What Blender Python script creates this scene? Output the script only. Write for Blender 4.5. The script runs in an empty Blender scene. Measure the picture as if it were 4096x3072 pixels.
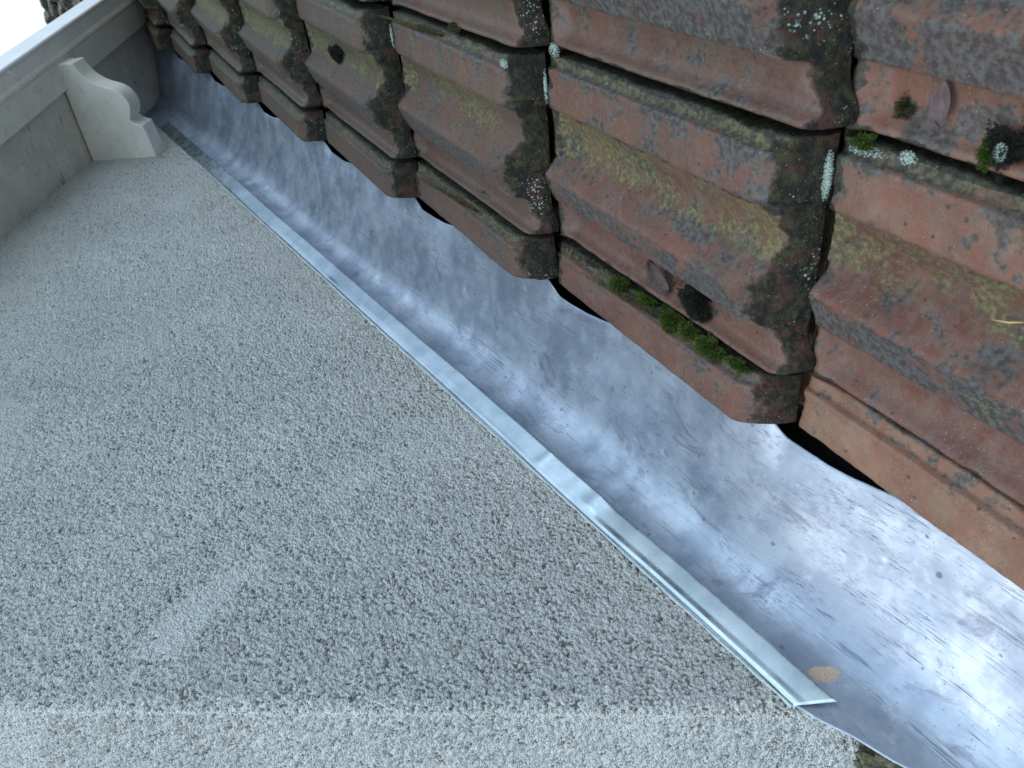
import bpy, math, random
import numpy as np
from mathutils import Matrix, Vector

random.seed(7)
rng = np.random.default_rng(11)
scn = bpy.context.scene

# ------------------------------------------------------------------ camera
TH = 0.65123625                       # roof pitch
CT, ST = math.cos(TH), math.sin(TH)
CR = (-0.0901442638, 0.0630948714, -0.9939280904)   # camera right (world)
CD = (-0.8071259982, -0.5892931624, 0.0357937390)   # camera down
CF = (-0.5834566263, 0.8054518023, 0.1040469094)    # camera forward
CP = (0.4113086, -0.54991751, 0.1650059)
cam_d = bpy.data.cameras.new("camera")
cam = bpy.data.objects.new("camera", cam_d)
scn.collection.objects.link(cam)
cam.matrix_world = Matrix(((CR[0], -CD[0], -CF[0], CP[0]),
                           (CR[1], -CD[1], -CF[1], CP[1]),
                           (CR[2], -CD[2], -CF[2], CP[2]),
                           (0, 0, 0, 1)))
cam_d.sensor_width = 36.0
cam_d.lens = 3249.84 / 4096 * 36
cam_d.clip_start = 0.02
cam_d.clip_end = 2000
cam_d.dof.use_dof = True
cam_d.dof.focus_distance = 0.85
cam_d.dof.aperture_fstop = 14
scn.camera = cam

# ------------------------------------------------------------------ sky and sun (bright overcast)
SUN_EL, SUN_ROT = math.radians(52), math.radians(205)
w = bpy.data.worlds.new("World")
scn.world = w
w.use_nodes = True
nt = w.node_tree
nt.nodes.clear()
sky = nt.nodes.new("ShaderNodeTexSky")
sky.sky_type = 'NISHITA'
sky.sun_disc = False
sky.sun_elevation = SUN_EL
sky.sun_rotation = SUN_ROT
sky.air_density = 1.2
sky.dust_density = 3.5
sky.ozone_density = 1.5
mixc = nt.nodes.new("ShaderNodeMix")
mixc.data_type = 'RGBA'
mixc.inputs[0].default_value = 0.75
mixc.inputs[7].default_value = (12.0, 14.0, 16.0, 1)
# broken cloud: lighter and darker banks of cloud in the sky itself
tcn = nt.nodes.new("ShaderNodeTexCoord")
cn = nt.nodes.new("ShaderNodeTexNoise")
cn.inputs['Scale'].default_value = 2.4
cn.inputs['Detail'].default_value = 5
cr = nt.nodes.new("ShaderNodeValToRGB")
cr.color_ramp.elements[0].position = 0.35
cr.color_ramp.elements[0].color = (4.6, 6.4, 9.2, 1)
cr.color_ramp.elements[1].position = 0.65
cr.color_ramp.elements[1].color = (14.0, 17.2, 19.2, 1)
nt.links.new(tcn.outputs['Generated'], cn.inputs['Vector'])
nt.links.new(cn.outputs['Fac'], cr.inputs['Fac'])
sx = nt.nodes.new("ShaderNodeVectorMath")
sx.operation = 'DOT_PRODUCT'
sx.inputs[1].default_value = (0.72, -0.66, 0.22)
mr = nt.nodes.new("ShaderNodeMapRange")
mr.interpolation_type = 'SMOOTHSTEP'
mr.inputs[1].default_value = 0.0
mr.inputs[2].default_value = 0.75
mr.inputs[3].default_value = 0.92
mr.inputs[4].default_value = 1.9
vm = nt.nodes.new("ShaderNodeVectorMath")
vm.operation = 'SCALE'
nt.links.new(tcn.outputs['Generated'], sx.inputs[0])
nt.links.new(sx.outputs['Value'], mr.inputs[0])
nt.links.new(cr.outputs['Color'], vm.inputs[0])
nt.links.new(mr.outputs[0], vm.inputs['Scale'])
nt.links.new(vm.outputs[0], mixc.inputs[7])
bg = nt.nodes.new("ShaderNodeBackground")
bg.inputs['Strength'].default_value = 0.10
wo = nt.nodes.new("ShaderNodeOutputWorld")
nt.links.new(sky.outputs[0], mixc.inputs[6])
nt.links.new(mixc.outputs[2], bg.inputs['Color'])
nt.links.new(bg.outputs[0], wo.inputs['Surface'])

sun_d = bpy.data.lights.new("sun", 'SUN')
sun_d.energy = 0.65
sun_d.angle = math.radians(18)
sun_d.color = (1.0, 0.97, 0.92)
sun = bpy.data.objects.new("sun", sun_d)
scn.collection.objects.link(sun)
sdir = Vector((math.cos(SUN_EL) * math.sin(SUN_ROT), math.cos(SUN_EL) * math.cos(SUN_ROT), math.sin(SUN_EL)))
sun.rotation_euler = (-sdir).to_track_quat('-Z', 'Y').to_euler()

scn.view_settings.view_transform = 'Standard'
scn.view_settings.look = 'None'
scn.view_settings.exposure = 0.13
scn.view_settings.gamma = 1.0
scn.cycles.max_bounces = 8
scn.cycles.use_denoising = True

# ------------------------------------------------------------------ helpers
def hash3(ix, iy, iz, seed):
    h = (ix.astype(np.int64) * 374761393 + iy.astype(np.int64) * 668265263 + iz.astype(np.int64) * 2147483647 + seed * 974711) & 0x7fffffff
    h = ((h ^ (h >> 13)) * 1274126177) & 0x7fffffff
    h = ((h ^ (h >> 16)) * 668265263) & 0x7fffffff
    return ((h ^ (h >> 15)) & 0xffffff) / float(0xffffff)

def vnoise(x, y, z=None, seed=0):
    if z is None:
        z = np.zeros_like(x)
    x0, y0, z0 = np.floor(x), np.floor(y), np.floor(z)
    fx, fy, fz = x - x0, y - y0, z - z0
    fx, fy, fz = [f * f * f * (f * (f * 6 - 15) + 10) for f in (fx, fy, fz)]
    r = 0
    for dx in (0, 1):
        for dy in (0, 1):
            for dz in (0, 1):
                wgt = (fx if dx else 1 - fx) * (fy if dy else 1 - fy) * (fz if dz else 1 - fz)
                r = r + wgt * hash3(x0 + dx, y0 + dy, z0 + dz, seed)
    return r

def fbm(x, y, z=None, oct=4, seed=0, gain=.5):
    a, t, r = 1.0, 0.0, 0
    if z is None:
        z = np.zeros_like(x)
    for i in range(oct):
        c_, s_ = math.cos(i * 1.1), math.sin(i * 1.1)
        xr, yr = x * c_ - y * s_, x * s_ + y * c_
        r = r + a * vnoise(xr * 2 ** i + 13.7 * i, yr * 2 ** i + 5.1 * i, z * 2 ** i, seed + i * 31)
        t += a
        a *= gain
    return r / t

def worley(x, y, seed=0):
    x0, y0 = np.floor(x), np.floor(y)
    best = np.full(x.shape, 9.0)
    z0 = np.zeros_like(x0)
    for dx in (-1, 0, 1):
        for dy in (-1, 0, 1):
            cx, cy = x0 + dx, y0 + dy
            px = cx + hash3(cx, cy, z0, seed) * .9 + .05
            py = cy + hash3(cx, cy, z0, seed + 77) * .9 + .05
            best = np.minimum(best, (x - px) ** 2 + (y - py) ** 2)
    return np.sqrt(best)

def sstep(a, b, x):
    t = np.clip((x - a) / (b - a), 0, 1)
    return t * t * (3 - 2 * t)

def R2W(u, v, z):
    return Vector((v, u * CT - z * ST, u * ST + z * CT))

def mesh_np(name, V, F, mat, smooth=True, parent=None, attrs=None):
    """V (n,3) array, F (m,4) or (m,3) int array, one linked object"""
    V = np.asarray(V, dtype=np.float32)
    F = np.asarray(F, dtype=np.int32)
    me = bpy.data.meshes.new(name)
    n, m, k = len(V), len(F), F.shape[1]
    me.vertices.add(n)
    me.vertices.foreach_set("co", V.ravel())
    me.loops.add(m * k)
    me.loops.foreach_set("vertex_index", F.ravel())
    me.polygons.add(m)
    me.polygons.foreach_set("loop_start", np.arange(m, dtype=np.int32) * k)
    me.polygons.foreach_set("loop_total", np.full(m, k, dtype=np.int32))
    me.update(calc_edges=True)
    me.polygons.foreach_set("use_smooth", np.full(m, smooth))
    if attrs:
        for an, arr in attrs.items():
            at_ = me.attributes.new(an, 'FLOAT', 'POINT')
            at_.data.foreach_set("value", np.asarray(arr, dtype=np.float32).ravel())
    if mat:
        me.materials.append(mat)
    me.validate()
    o = bpy.data.objects.new(name, me)
    scn.collection.objects.link(o)
    if parent:
        o.parent = parent
    return o

def grid_faces(nu, nv):
    i = np.arange((nu - 1) * (nv - 1))
    a = (i // (nv - 1)) * nv + i % (nv - 1)
    return np.stack([a, a + nv, a + nv + 1, a + 1], 1)

class MB:
    def __init__(s):
        s.v, s.f = [], []
    def add(s, vs, fs):
        b = len(s.v)
        s.v += [tuple(p) for p in vs]
        s.f += [tuple(i + b for i in f) for f in fs]
    def box(s, lo, hi):
        x0, y0, z0 = lo
        x1, y1, z1 = hi
        s.add([(x0, y0, z0), (x1, y0, z0), (x1, y1, z0), (x0, y1, z0), (x0, y0, z1), (x1, y0, z1), (x1, y1, z1), (x0, y1, z1)],
              [(0, 3, 2, 1), (4, 5, 6, 7), (0, 1, 5, 4), (1, 2, 6, 5), (2, 3, 7, 6), (3, 0, 4, 7)])
    def prism(s, poly, y0, y1, ax=1):
        n = len(poly)
        vs = [(p[0], y0, p[1]) for p in poly] + [(p[0], y1, p[1]) for p in poly]
        fs = [tuple(range(n)), tuple(range(2 * n - 1, n - 1, -1))]
        fs += [(i, i + n, (i + 1) % n + n, (i + 1) % n) for i in range(n)]
        s.add(vs, fs)
    def tube(s, pts, r, n=10):
        pts = [Vector(p) for p in pts]
        rs = r if isinstance(r, (list, tuple)) else [r] * len(pts)
        vs = []
        for i, p in enumerate(pts):
            t = (pts[min(i + 1, len(pts) - 1)] - pts[max(i - 1, 0)]).normalized()
            a = t.orthogonal().normalized()
            a = (Vector((0, 0, 1)) - t * t.z)
            a = a.normalized() if a.length > 1e-3 else t.orthogonal().normalized()
            b = t.cross(a)
            for j in range(n):
                an = 2 * math.pi * j / n
                vs.append(p + (a * math.cos(an) + b * math.sin(an)) * rs[i])
        fs = []
        for i in range(len(pts) - 1):
            for j in range(n):
                fs.append((i * n + j, i * n + (j + 1) % n, (i + 1) * n + (j + 1) % n, (i + 1) * n + j))
        fs.append(tuple(range(n - 1, -1, -1)))
        fs.append(tuple(range((len(pts) - 1) * n, len(pts) * n)))
        s.add(vs, fs)
    def build(s, name, mat, parent=None, bevel=0.0, smooth=False, seg=2):
        me = bpy.data.meshes.new(name)
        me.from_pydata(s.v, [], s.f)
        me.update()
        me.materials.append(mat)
        if smooth:
            me.polygons.foreach_set("use_smooth", [True] * len(me.polygons))
        o = bpy.data.objects.new(name, me)
        scn.collection.objects.link(o)
        if parent:
            o.parent = parent
        if bevel:
            m = o.modifiers.new("bevel", 'BEVEL')
            m.width = bevel
            m.segments = seg
            m.limit_method = 'ANGLE'
            m.angle_limit = math.radians(35)
        return o

def tag(o, label=None, cat=None, group=None, kind=None):
    for k, val in (('label', label), ('category', cat), ('group', group), ('kind', kind)):
        if val:
            o[k] = val
    return o

def empty(name, loc=(0, 0, 0), rot=(0, 0, 0)):
    o = bpy.data.objects.new(name, None)
    o.empty_display_size = .02
    scn.collection.objects.link(o)
    o.location = loc
    o.rotation_euler = rot
    return o

# ------------------------------------------------------------------ material building
class NT:
    def __init__(s, name):
        s.m = bpy.data.materials.new(name)
        s.m.use_nodes = True
        s.t = s.m.node_tree
        s.t.nodes.clear()
        s.out = s.t.nodes.new("ShaderNodeOutputMaterial")
        s.b = s.t.nodes.new("ShaderNodeBsdfPrincipled")
        s.t.links.new(s.b.outputs[0], s.out.inputs[0])
    def n(s, typ, **kw):
        x = s.t.nodes.new(typ)
        for k, v in kw.items():
            setattr(x, k, v)
        return x
    def l(s, a, b):
        s.t.links.new(a, b)
    def setin(s, node, key, val):
        if hasattr(val, 'is_output'):
            s.l(val, node.inputs[key])
        else:
            node.inputs[key].default_value = val
    def coord(s, scale=(1, 1, 1), rand=True, kind='Object'):
        tc = s.n("ShaderNodeTexCoord")
        mp = s.n("ShaderNodeMapping")
        mp.inputs['Scale'].default_value = scale
        s.l(tc.outputs[kind], mp.inputs['Vector'])
        if rand:
            oi = s.n("ShaderNodeObjectInfo")
            mu = s.math('MULTIPLY', oi.outputs['Random'], 57.0)
            s.l(mu, mp.inputs['Location'])
        return mp.outputs[0]
    def noise(s, vec, scale, detail=4, rough=.55, dist=0.0):
        x = s.n("ShaderNodeTexNoise")
        s.l(vec, x.inputs['Vector'])
        x.inputs['Scale'].default_value = scale
        x.inputs['Detail'].default_value = detail
        x.inputs['Roughness'].default_value = rough
        x.inputs['Distortion'].default_value = dist
        return x.outputs['Fac']
    def voro(s, vec, scale, feat='F1', rnd=1.0):
        x = s.n("ShaderNodeTexVoronoi")
        x.feature = feat
        s.l(vec, x.inputs['Vector'])
        x.inputs['Scale'].default_value = scale
        x.inputs['Randomness'].default_value = rnd
        return x
    def math(s, op, a, b=0.0, c=None, clamp=False):
        x = s.n("ShaderNodeMath", operation=op)
        x.use_clamp = clamp
        s.setin(x, 0, a)
        s.setin(x, 1, b)
        if c is not None:
            s.setin(x, 2, c)
        return x.outputs[0]
    def ramp(s, f, a, b, lo=0.0, hi=1.0):
        x = s.n("ShaderNodeMapRange")
        x.interpolation_type = 'SMOOTHSTEP'
        s.setin(x, 0, f)
        s.setin(x, 1, a)
        s.setin(x, 2, b)
        s.setin(x, 3, lo)
        s.setin(x, 4, hi)
        return x.outputs[0]
    def mix(s, f, a, b):
        x = s.n("ShaderNodeMix")
        x.data_type = 'RGBA'
        s.setin(x, 0, f)
        for k, v in ((6, a), (7, b)):
            if hasattr(v, 'is_output'):
                s.l(v, x.inputs[k])
            else:
                x.inputs[k].default_value = (*v, 1)
        return x.outputs[2]
    def attr(s, name):
        x = s.n("ShaderNodeAttribute")
        x.attribute_name = name
        return x.outputs['Fac']
    def bump(s, h, strength, dist, prev=None):
        x = s.n("ShaderNodeBump")
        x.inputs['Strength'].default_value = strength
        x.inputs['Distance'].default_value = dist
        s.l(h, x.inputs['Height'])
        if prev:
            s.l(prev, x.inputs['Normal'])
        return x.outputs[0]
    def fin(s, col=None, rough=None, normal=None, metal=None, spec=None):
        for k, v in (('Base Color', col), ('Roughness', rough), ('Metallic', metal), ('Specular IOR Level', spec)):
            if v is None:
                continue
            if hasattr(v, 'is_output'):
                s.l(v, s.b.inputs[k])
            else:
                s.b.inputs[k].default_value = (*v, 1) if k == 'Base Color' else v
        if normal:
            s.l(normal, s.b.inputs['Normal'])
        return s.m

def mat_tile():
    s = NT("weathered_terracotta")
    p = s.coord()
    big = s.noise(p, 9, 3)
    med = s.noise(p, 38, 5, .6)
    fine = s.noise(p, 210, 4, .65)
    vf = s.noise(p, 700, 3, .7)
    st = s.coord((1, .35, 1))
    streak = s.noise(s.coord((1, .7, 1)), 300, 4, .75)
    oi = s.n("ShaderNodeObjectInfo").outputs['Random']
    red = s.mix(s.ramp(big, .35, .68), (.100, .036, .025), (.155, .060, .038))
    org = s.mix(s.ramp(med, .40, .65), red, (.145, .078, .058))
    base = s.mix(s.attr('orange'), org, s.mix(s.ramp(med, .35, .7), (.20, .088, .052), (.25, .15, .09)))
    base = s.mix(s.ramp(fine, .35, .7, 0, .38), base, (.17, .085, .065))
    base = s.mix(s.ramp(s.noise(p, 75, 5, .7), .50, .66, 0, .45), base, (.150, .115, .100))
    spk = s.math('MULTIPLY', s.ramp(vf, .54, .64), s.ramp(s.noise(p, 55, 3), .40, .60))
    base = s.mix(s.math('MULTIPLY', spk, .65), base, (.030, .026, .022))
    soot = s.math('MULTIPLY', s.ramp(s.noise(p, 17, 5, .7), .42, .62), s.math('SUBTRACT', 1.0, s.math('MULTIPLY', s.math('MAXIMUM', s.attr('clean'), s.attr('orange')), .75)))
    base = s.mix(s.math('MULTIPLY', soot, .55), base, s.mix(s.ramp(fine, .35, .65), (.045, .038, .034), (.085, .070, .060)))
    # general grime film: browns, grows with the row's age
    base = s.mix(s.math('MULTIPLY', s.attr('age'), s.ramp(med, .25, .7, .60, 1.0)), base,
                 s.mix(s.ramp(streak, .35, .65), (.040, .032, .022), (.085, .070, .050)))
    # grey-black algae crust
    wth = s.math('ADD', s.attr('weather'), s.math('MULTIPLY', s.math('SUBTRACT', s.noise(p, 22, 4, .7), .5), 2.2))
    f1 = s.math('ADD', s.math('MULTIPLY', med, .60), s.math('MULTIPLY', s.noise(p, 110, 5, .7), .40))
    f1 = s.math('ADD', f1, s.math('MULTIPLY', s.math('SUBTRACT', wth, .5), .26))
    m1 = s.ramp(f1, .50, .575)
    base = s.mix(s.math('MULTIPLY', m1, s.ramp(vf, .2, .7, .55, .95)), base,
                 s.mix(s.ramp(fine, .4, .62), (.026, .028, .027), (.078, .082, .080)))
    # yellow-green algae, streaky and grainy
    gr = s.math('ADD', s.attr('green'), s.math('MULTIPLY', s.math('SUBTRACT', s.noise(p, 11, 3, .6), .5), 2.2))
    f2 = s.math('ADD', s.math('MULTIPLY', s.noise(p, 30, 5, .62), .55), s.math('MULTIPLY', streak, .45))
    f2 = s.math('ADD', f2, s.math('MULTIPLY', s.math('SUBTRACT', gr, .5), .30))
    m2 = s.ramp(f2, .56, .70)
    base = s.mix(s.math('MULTIPLY', m2, s.ramp(fine, .36, .62, .20, .88)), base,
                 s.mix(s.ramp(fine, .40, .66), (.070, .070, .026), (.150, .150, .058)))
    # thin olive moss film on the ledge beside the crack
    lg = s.math('MULTIPLY', s.attr('ledge'), s.ramp(s.noise(p, 70, 4, .65), .36, .52))
    lg = s.math('MULTIPLY', lg, s.math('SUBTRACT', 1.0, s.math('MULTIPLY', s.attr('orange'), .85)))
    base = s.mix(s.math('MULTIPLY', lg, .9), base, s.mix(s.ramp(fine, .4, .62), (.030, .026, .014), (.085, .075, .038)))
    cv = s.ramp(s.math('ADD', s.attr('crev_dirt_shade'), s.math('MULTIPLY', s.math('SUBTRACT', s.noise(p, 85, 4, .7), .5), .9)), .40, .62)  # black dirt lines plus crevice shade painted into the colour
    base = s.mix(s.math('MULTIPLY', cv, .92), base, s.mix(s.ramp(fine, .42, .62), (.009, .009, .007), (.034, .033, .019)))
    # dark moss on the butt ends
    fr = s.attr('front')
    f3 = s.math('ADD', fr, s.math('MULTIPLY', s.math('SUBTRACT', s.noise(p, 60, 5, .65), .5), 1.0))
    f3 = s.math('ADD', f3, s.math('MULTIPLY', s.math('SUBTRACT', s.noise(p, 15, 3, .6), .5), .9))
    m3 = s.ramp(f3, .42, .66)
    dm = s.mix(s.ramp(s.noise(p, 90, 4, .7), .42, .66), (.011, .011, .009), (.042, .041, .019))
    dm = s.mix(s.ramp(s.noise(p, 40, 4, .7), .50, .62, 0, .8), dm, (.070, .030, .024))
    base = s.mix(s.math('MULTIPLY', m3, .97), base, dm)
    # pale lichen dots
    li = s.math('SUBTRACT', s.attr('lichen'), .03)
    vz = s.voro(p, 330).outputs['Distance']
    clus = s.noise(p, 26, 5, .7)
    f4 = s.math('ADD', s.math('MULTIPLY', clus, 1.0), s.math('MULTIPLY', s.math('SUBTRACT', li, .5), .30))
    thr = s.ramp(f4, .52, .80, .02, .42)
    m4 = s.math('LESS_THAN', vz, thr)
    m4 = s.math('MULTIPLY', m4, s.math('GREATER_THAN', f4, .56))
    m4 = s.math('MULTIPLY', m4, s.ramp(fine, .38, .5, 0, 1))
    base = s.mix(m4, base, s.mix(s.ramp(fine, .45, .6), (.15, .19, .165), (.34, .40, .37)))
    # tiny white grit
    vg = s.voro(p, 260)
    g1 = s.math('LESS_THAN', vg.outputs['Distance'], .085)
    g1 = s.math('MULTIPLY', g1, s.math('GREATER_THAN', s.noise(p, 25, 2), .53))
    base = s.mix(s.math('MULTIPLY', g1, .8), base, (.42, .38, .34))
    # isolated dark spots
    vd = s.voro(p, 62)
    d1 = s.math('LESS_THAN', s.math('ADD', vd.outputs['Distance'], s.math('MULTIPLY', fine, .12)), .165)
    base = s.mix(s.math('MULTIPLY', d1, .8), base, (.035, .036, .03))
    rough = s.mix(m3, s.mix(s.attr('clean'), (.72, .72, .72), (.42, .42, .42)), (.95, .95, .95))
    sr = s.n("ShaderNodeSeparateColor")
    s.l(rough, sr.inputs[0])
    h = s.math('ADD', s.math('MULTIPLY', fine, .6), s.math('MULTIPLY', vf, .35))
    h = s.math('ADD', h, s.math('MULTIPLY', m2, .35))
    h = s.math('ADD', h, s.math('MULTIPLY', m4, .9))
    h = s.math('ADD', h, s.math('MULTIPLY', s.math('MULTIPLY', m3, s.noise(p, 150, 4, .75)), 4.5))
    bst = s.math('ADD', .35, 0.0)
    nrm = s.bump(h, .75, .0016)
    return s.fin(base, sr.outputs[0], nrm, spec=.35)

def mat_metal(name, bright=False):
    s = NT(name)
    p = s.coord(rand=False)
    ln = s.coord((1.0, .003, 1.0), rand=False)       # local y runs up the slope
    ln2 = s.coord((1.0, .05, 1.0), rand=False)
    lines = s.noise(ln, 1150, 3, .8)
    lines2 = s.noise(ln2, 2300, 2, .75)
    cloud = s.noise(p, 16, 4, .6)
    cl2 = s.noise(p, 55, 5, .65)
    fine = s.noise(p, 900, 3, .7)
    if bright:
        col = s.mix(s.ramp(cloud, .35, .65), (.38, .46, .51), (.54, .61, .65))
        col = s.mix(s.ramp(lines2, .5, .75, 0, .25), col, (.45, .52, .55))
        r = s.ramp(cl2, .3, .7, .22, .36)
        h = s.math('ADD', s.math('MULTIPLY', cl2, .6), s.math('MULTIPLY', lines2, .05))
        return s.fin(col, r, s.bump(h, .08, .0010), metal=1.0)
    col = s.mix(s.ramp(cloud, .38, .64), (.27, .315, .385), (.42, .47, .54))
    col = s.mix(s.ramp(cl2, .52, .70, 0, .45), col, (.42, .47, .58))
    brk = s.ramp(s.noise(s.coord((1, .2, 1), rand=False), 60, 4, .7), .46, .60)
    m1 = s.math('MULTIPLY', s.ramp(lines, .545, .60), brk)
    col = s.mix(s.math('MULTIPLY', m1, .75), col, (.09, .095, .11))
    col = s.mix(s.ramp(lines2, .48, .70, 0, .5), col, (.30, .33, .38))
    sm1 = s.ramp(s.noise(s.coord((1, .45, 1), rand=False), 26, 6, .78, .8), .565, .66)
    col = s.mix(s.math('MULTIPLY', sm1, .6), col, (.17, .18, .24))
    # white oxide bloom and dark drip spots
    col = s.mix(s.ramp(s.noise(p, 24, 6, .7), .60, .72, 0, .5), col, (.66, .67, .66))
    vd = s.voro(p, 42)
    dist = s.math('ADD', vd.outputs['Distance'], s.math('MULTIPLY', s.noise(p, 180, 4, .7), .22))
    dist = s.math('ADD', dist, s.math('MULTIPLY', s.noise(p, 31, 2), .22))
    sp = s.math('MULTIPLY', s.ramp(dist, .29, .325, 1, 0), s.math('GREATER_THAN', s.noise(p, 13, 2), .45))
    col = s.mix(s.math('MULTIPLY', sp, .7), col, (.12, .125, .17))
    vd2 = s.voro(p, 150)
    sp2 = s.math('MULTIPLY', s.math('LESS_THAN', vd2.outputs['Distance'], .10), s.math('GREATER_THAN', cloud, .47))
    col = s.mix(s.math('MULTIPLY', sp2, .65), col, (.14, .14, .17))
    stn = s.attr('stain')
    smk = s.ramp(s.math('ADD', stn, s.math('MULTIPLY', s.math('SUBTRACT', s.noise(p, 120, 4), .5), .5)), .45, .52)
    col = s.mix(smk, col, s.mix(s.ramp(fine, .4, .6), (.40, .27, .19), (.50, .38, .29)))
    oxide = s.math('MAXIMUM', smk, s.math('MULTIPLY', sp, .5))
    met = s.math('SUBTRACT', .86, s.math('MULTIPLY', oxide, .75))
    r = s.math('ADD', s.ramp(cl2, .3, .7, .45, .58), s.math('MULTIPLY', m1, .25))
    r = s.math('ADD', r, s.math('MULTIPLY', oxide, .3))
    h = s.math('ADD', s.math('MULTIPLY', cl2, 1.0), s.math('MULTIPLY', fine, .06))
    h = s.math('SUBTRACT', h, s.math('MULTIPLY', m1, .12))
    return s.fin(col, r, s.bump(h, .11, .0012), metal=met)

def mat_stucco():
    s = NT("painted_roughcast")
    p = s.coord(rand=False)
    f1 = s.math('ADD', s.math('MULTIPLY', s.math('SUBTRACT', 1.0, s.voro(p, 480).outputs['Distance']), .9), s.math('MULTIPLY', s.noise(p, 700, 2, .6), .4))
    f1 = s.math('SUBTRACT', f1, .25)
    f2 = s.noise(p, 1300, 3, .6)
    pit = s.attr('pit')
    pitn = s.math('ADD', pit, s.math('MULTIPLY', s.math('SUBTRACT', f1, .5), .7))
    col = s.mix(s.ramp(s.noise(p, 5, 3), .35, .65), (.58, .615, .61), (.655, .685, .675))
    col = s.mix(s.math('MULTIPLY', s.attr('grime'), .6), col, (.62, .585, .53))
    col = s.mix(s.ramp(s.noise(p, 11, 4), .55, .75, 0, .3), col, (.50, .50, .45))
    col = s.mix(s.ramp(pitn, .60, .86, 0, .85), col, (.17, .165, .14))
    h = s.math('ADD', s.math('MULTIPLY', f1, 1.0), s.math('MULTIPLY', f2, .35))
    return s.fin(col, .9, s.bump(h, 1.0, .0032), spec=.2)

def mat_wood(name, a, b, crack=.0, grime=.3):
    s = NT(name)
    p = s.coord(rand=False)
    g = s.coord((.10, 1.0, 1.0), rand=False)      # grain runs out from the wall
    n1 = s.noise(p, 14, 4)
    col = s.mix(s.ramp(n1, .35, .7), a, b)
    col = s.mix(s.ramp(s.noise(p, 60, 5, .7), .5, .75, 0, grime), col, (.17, .15, .12))
    h = s.noise(g, 160, 3, .6)
    if crack:
        c1 = s.ramp(s.noise(s.coord((.22, 1.0, 1.0), rand=False), 75, 3, .6), .66, .70)
        col = s.mix(s.math('MULTIPLY', c1, crack), col, (.06, .05, .04))
        h = s.math('SUBTRACT', h, s.math('MULTIPLY', c1, 3))
    return s.fin(col, .55, s.bump(h, .5, .0012), spec=.4)

def mat_plain(name, ca, cb, scale=60, rough=.9, bump=.6, bd=.002, spec=.3):
    s = NT(name)
    p = s.coord()
    f = s.noise(p, scale, 5, .65)
    col = s.mix(s.ramp(f, .35, .65), ca, cb)
    return s.fin(col, rough, s.bump(s.noise(p, scale * 2.5, 4, .7), bump, bd), spec=spec)

M_TILE = mat_tile()
M_ZINC = mat_metal("weathered_zinc")
M_STRIP = mat_metal("new_zinc", True)
M_STUC = mat_stucco()
M_PAINT = mat_wood("off_white_paint", (.66, .645, .585), (.74, .725, .67), 0, .30)
M_SOFF = mat_wood("cracked_soffit_paint", (.50, .48, .43), (.60, .57, .52), .85, .40)
M_GUT = mat_wood("gutter_paint", (.76, .76, .75), (.82, .82, .81), 0, .15)
M_DARK = mat_plain("black_backing", (.012, .012, .011), (.02, .018, .016))  # near-black for hidden backing; its sheet puts shade into the tile gaps
M_MOSSG = mat_plain("green_moss", (.016, .036, .004), (.095, .145, .018), 420)
M_MOSSD = mat_plain("dead_moss", (.010, .010, .008), (.035, .034, .026), 140)
M_MOSSO = mat_plain("olive_moss", (.035, .036, .014), (.085, .080, .034), 140)
M_LICH = mat_plain("pale_lichen", (.17, .23, .19), (.40, .47, .43), 900, bd=.001)
M_LEAF = mat_plain("dry_leaf", (.075, .050, .052), (.12, .080, .078), 90, .6, .3, .001)
M_LEAF2 = mat_plain("brown_leaf", (.05, .035, .03), (.095, .07, .06), 150, .7)
M_NEEDLE = mat_plain("needle", (.42, .26, .09), (.55, .40, .18), 90, .5, .2)
M_GROUND = mat_plain("pale_bounce_ground", (.30, .29, .26), (.42, .40, .37), 3)  # unseen ground, made pale to bounce light onto the eave undersides
M_SEAL = mat_plain("clear_sealant", (.36, .41, .41), (.52, .56, .55), 300, .3, .3, .001, .5)
M_MORTAR = mat_plain("mossy_mortar", (.12, .11, .05), (.26, .24, .17), 260, .95, .9, .004)

# ------------------------------------------------------------------ setting: ground far below
g = MB()
g.add([(-900, -900, -5.5), (900, -900, -5.5), (900, 900, -5.5), (-900, 900, -5.5)], [(0, 1, 2, 3)])
tag(g.build('ground', M_GROUND), kind='structure')

# ------------------------------------------------------------------ stucco wall
V_W = -0.2
P0 = R2W(-0.1205, V_W, 0.111)         # the wall's vertical corner passes here
Y0 = P0.y

def stucco_h(a, b, seed):
    """roughcast relief: clustered crumbs with pits, in metres, and pit mask"""
    wa, wb = a + (vnoise(a * 150, b * 150, seed=seed + 40) - .5) * .004, b + (vnoise(a * 150, b * 150, seed=seed + 41) - .5) * .004
    n1 = .75 - worley(wa * 300, wb * 300, seed)
    n3 = vnoise(a * 430 - b * 260 + 9, b * 430 + a * 260, seed=seed + 3)
    n2 = fbm(a * 120, b * 120, oct=2, seed=seed + 5)
    h = (n1 - .36) * .0046 + (n3 - .5) * .0030 + (n2 - .5) * .0026
    def scuff(ca, cb, la, lb, ang):
        x = (a - ca) * math.cos(ang) + (b - cb) * math.sin(ang)
        y = -(a - ca) * math.sin(ang) + (b - cb) * math.cos(ang)
        return np.exp(-((x / la) ** 2 + (y / lb) ** 2))
    smooth = sstep(.62, .74, fbm(a * 6, b * 6, oct=3, seed=seed + 77)) * .6
    smooth = np.maximum(smooth, sstep(.25, .8, scuff(.10, .565, .085, .028, -.45) + (n2 - .5) * .9))
    smooth = np.maximum(smooth, sstep(.3, .9, scuff(.30, .44, .07, .028, -.7) + (n2 - .5) * .9) * .7)
    h = h * (1 - .5 * smooth)
    pit = np.clip(.5 - h / .0046, 0, 1.2)
    return h, pit

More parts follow.
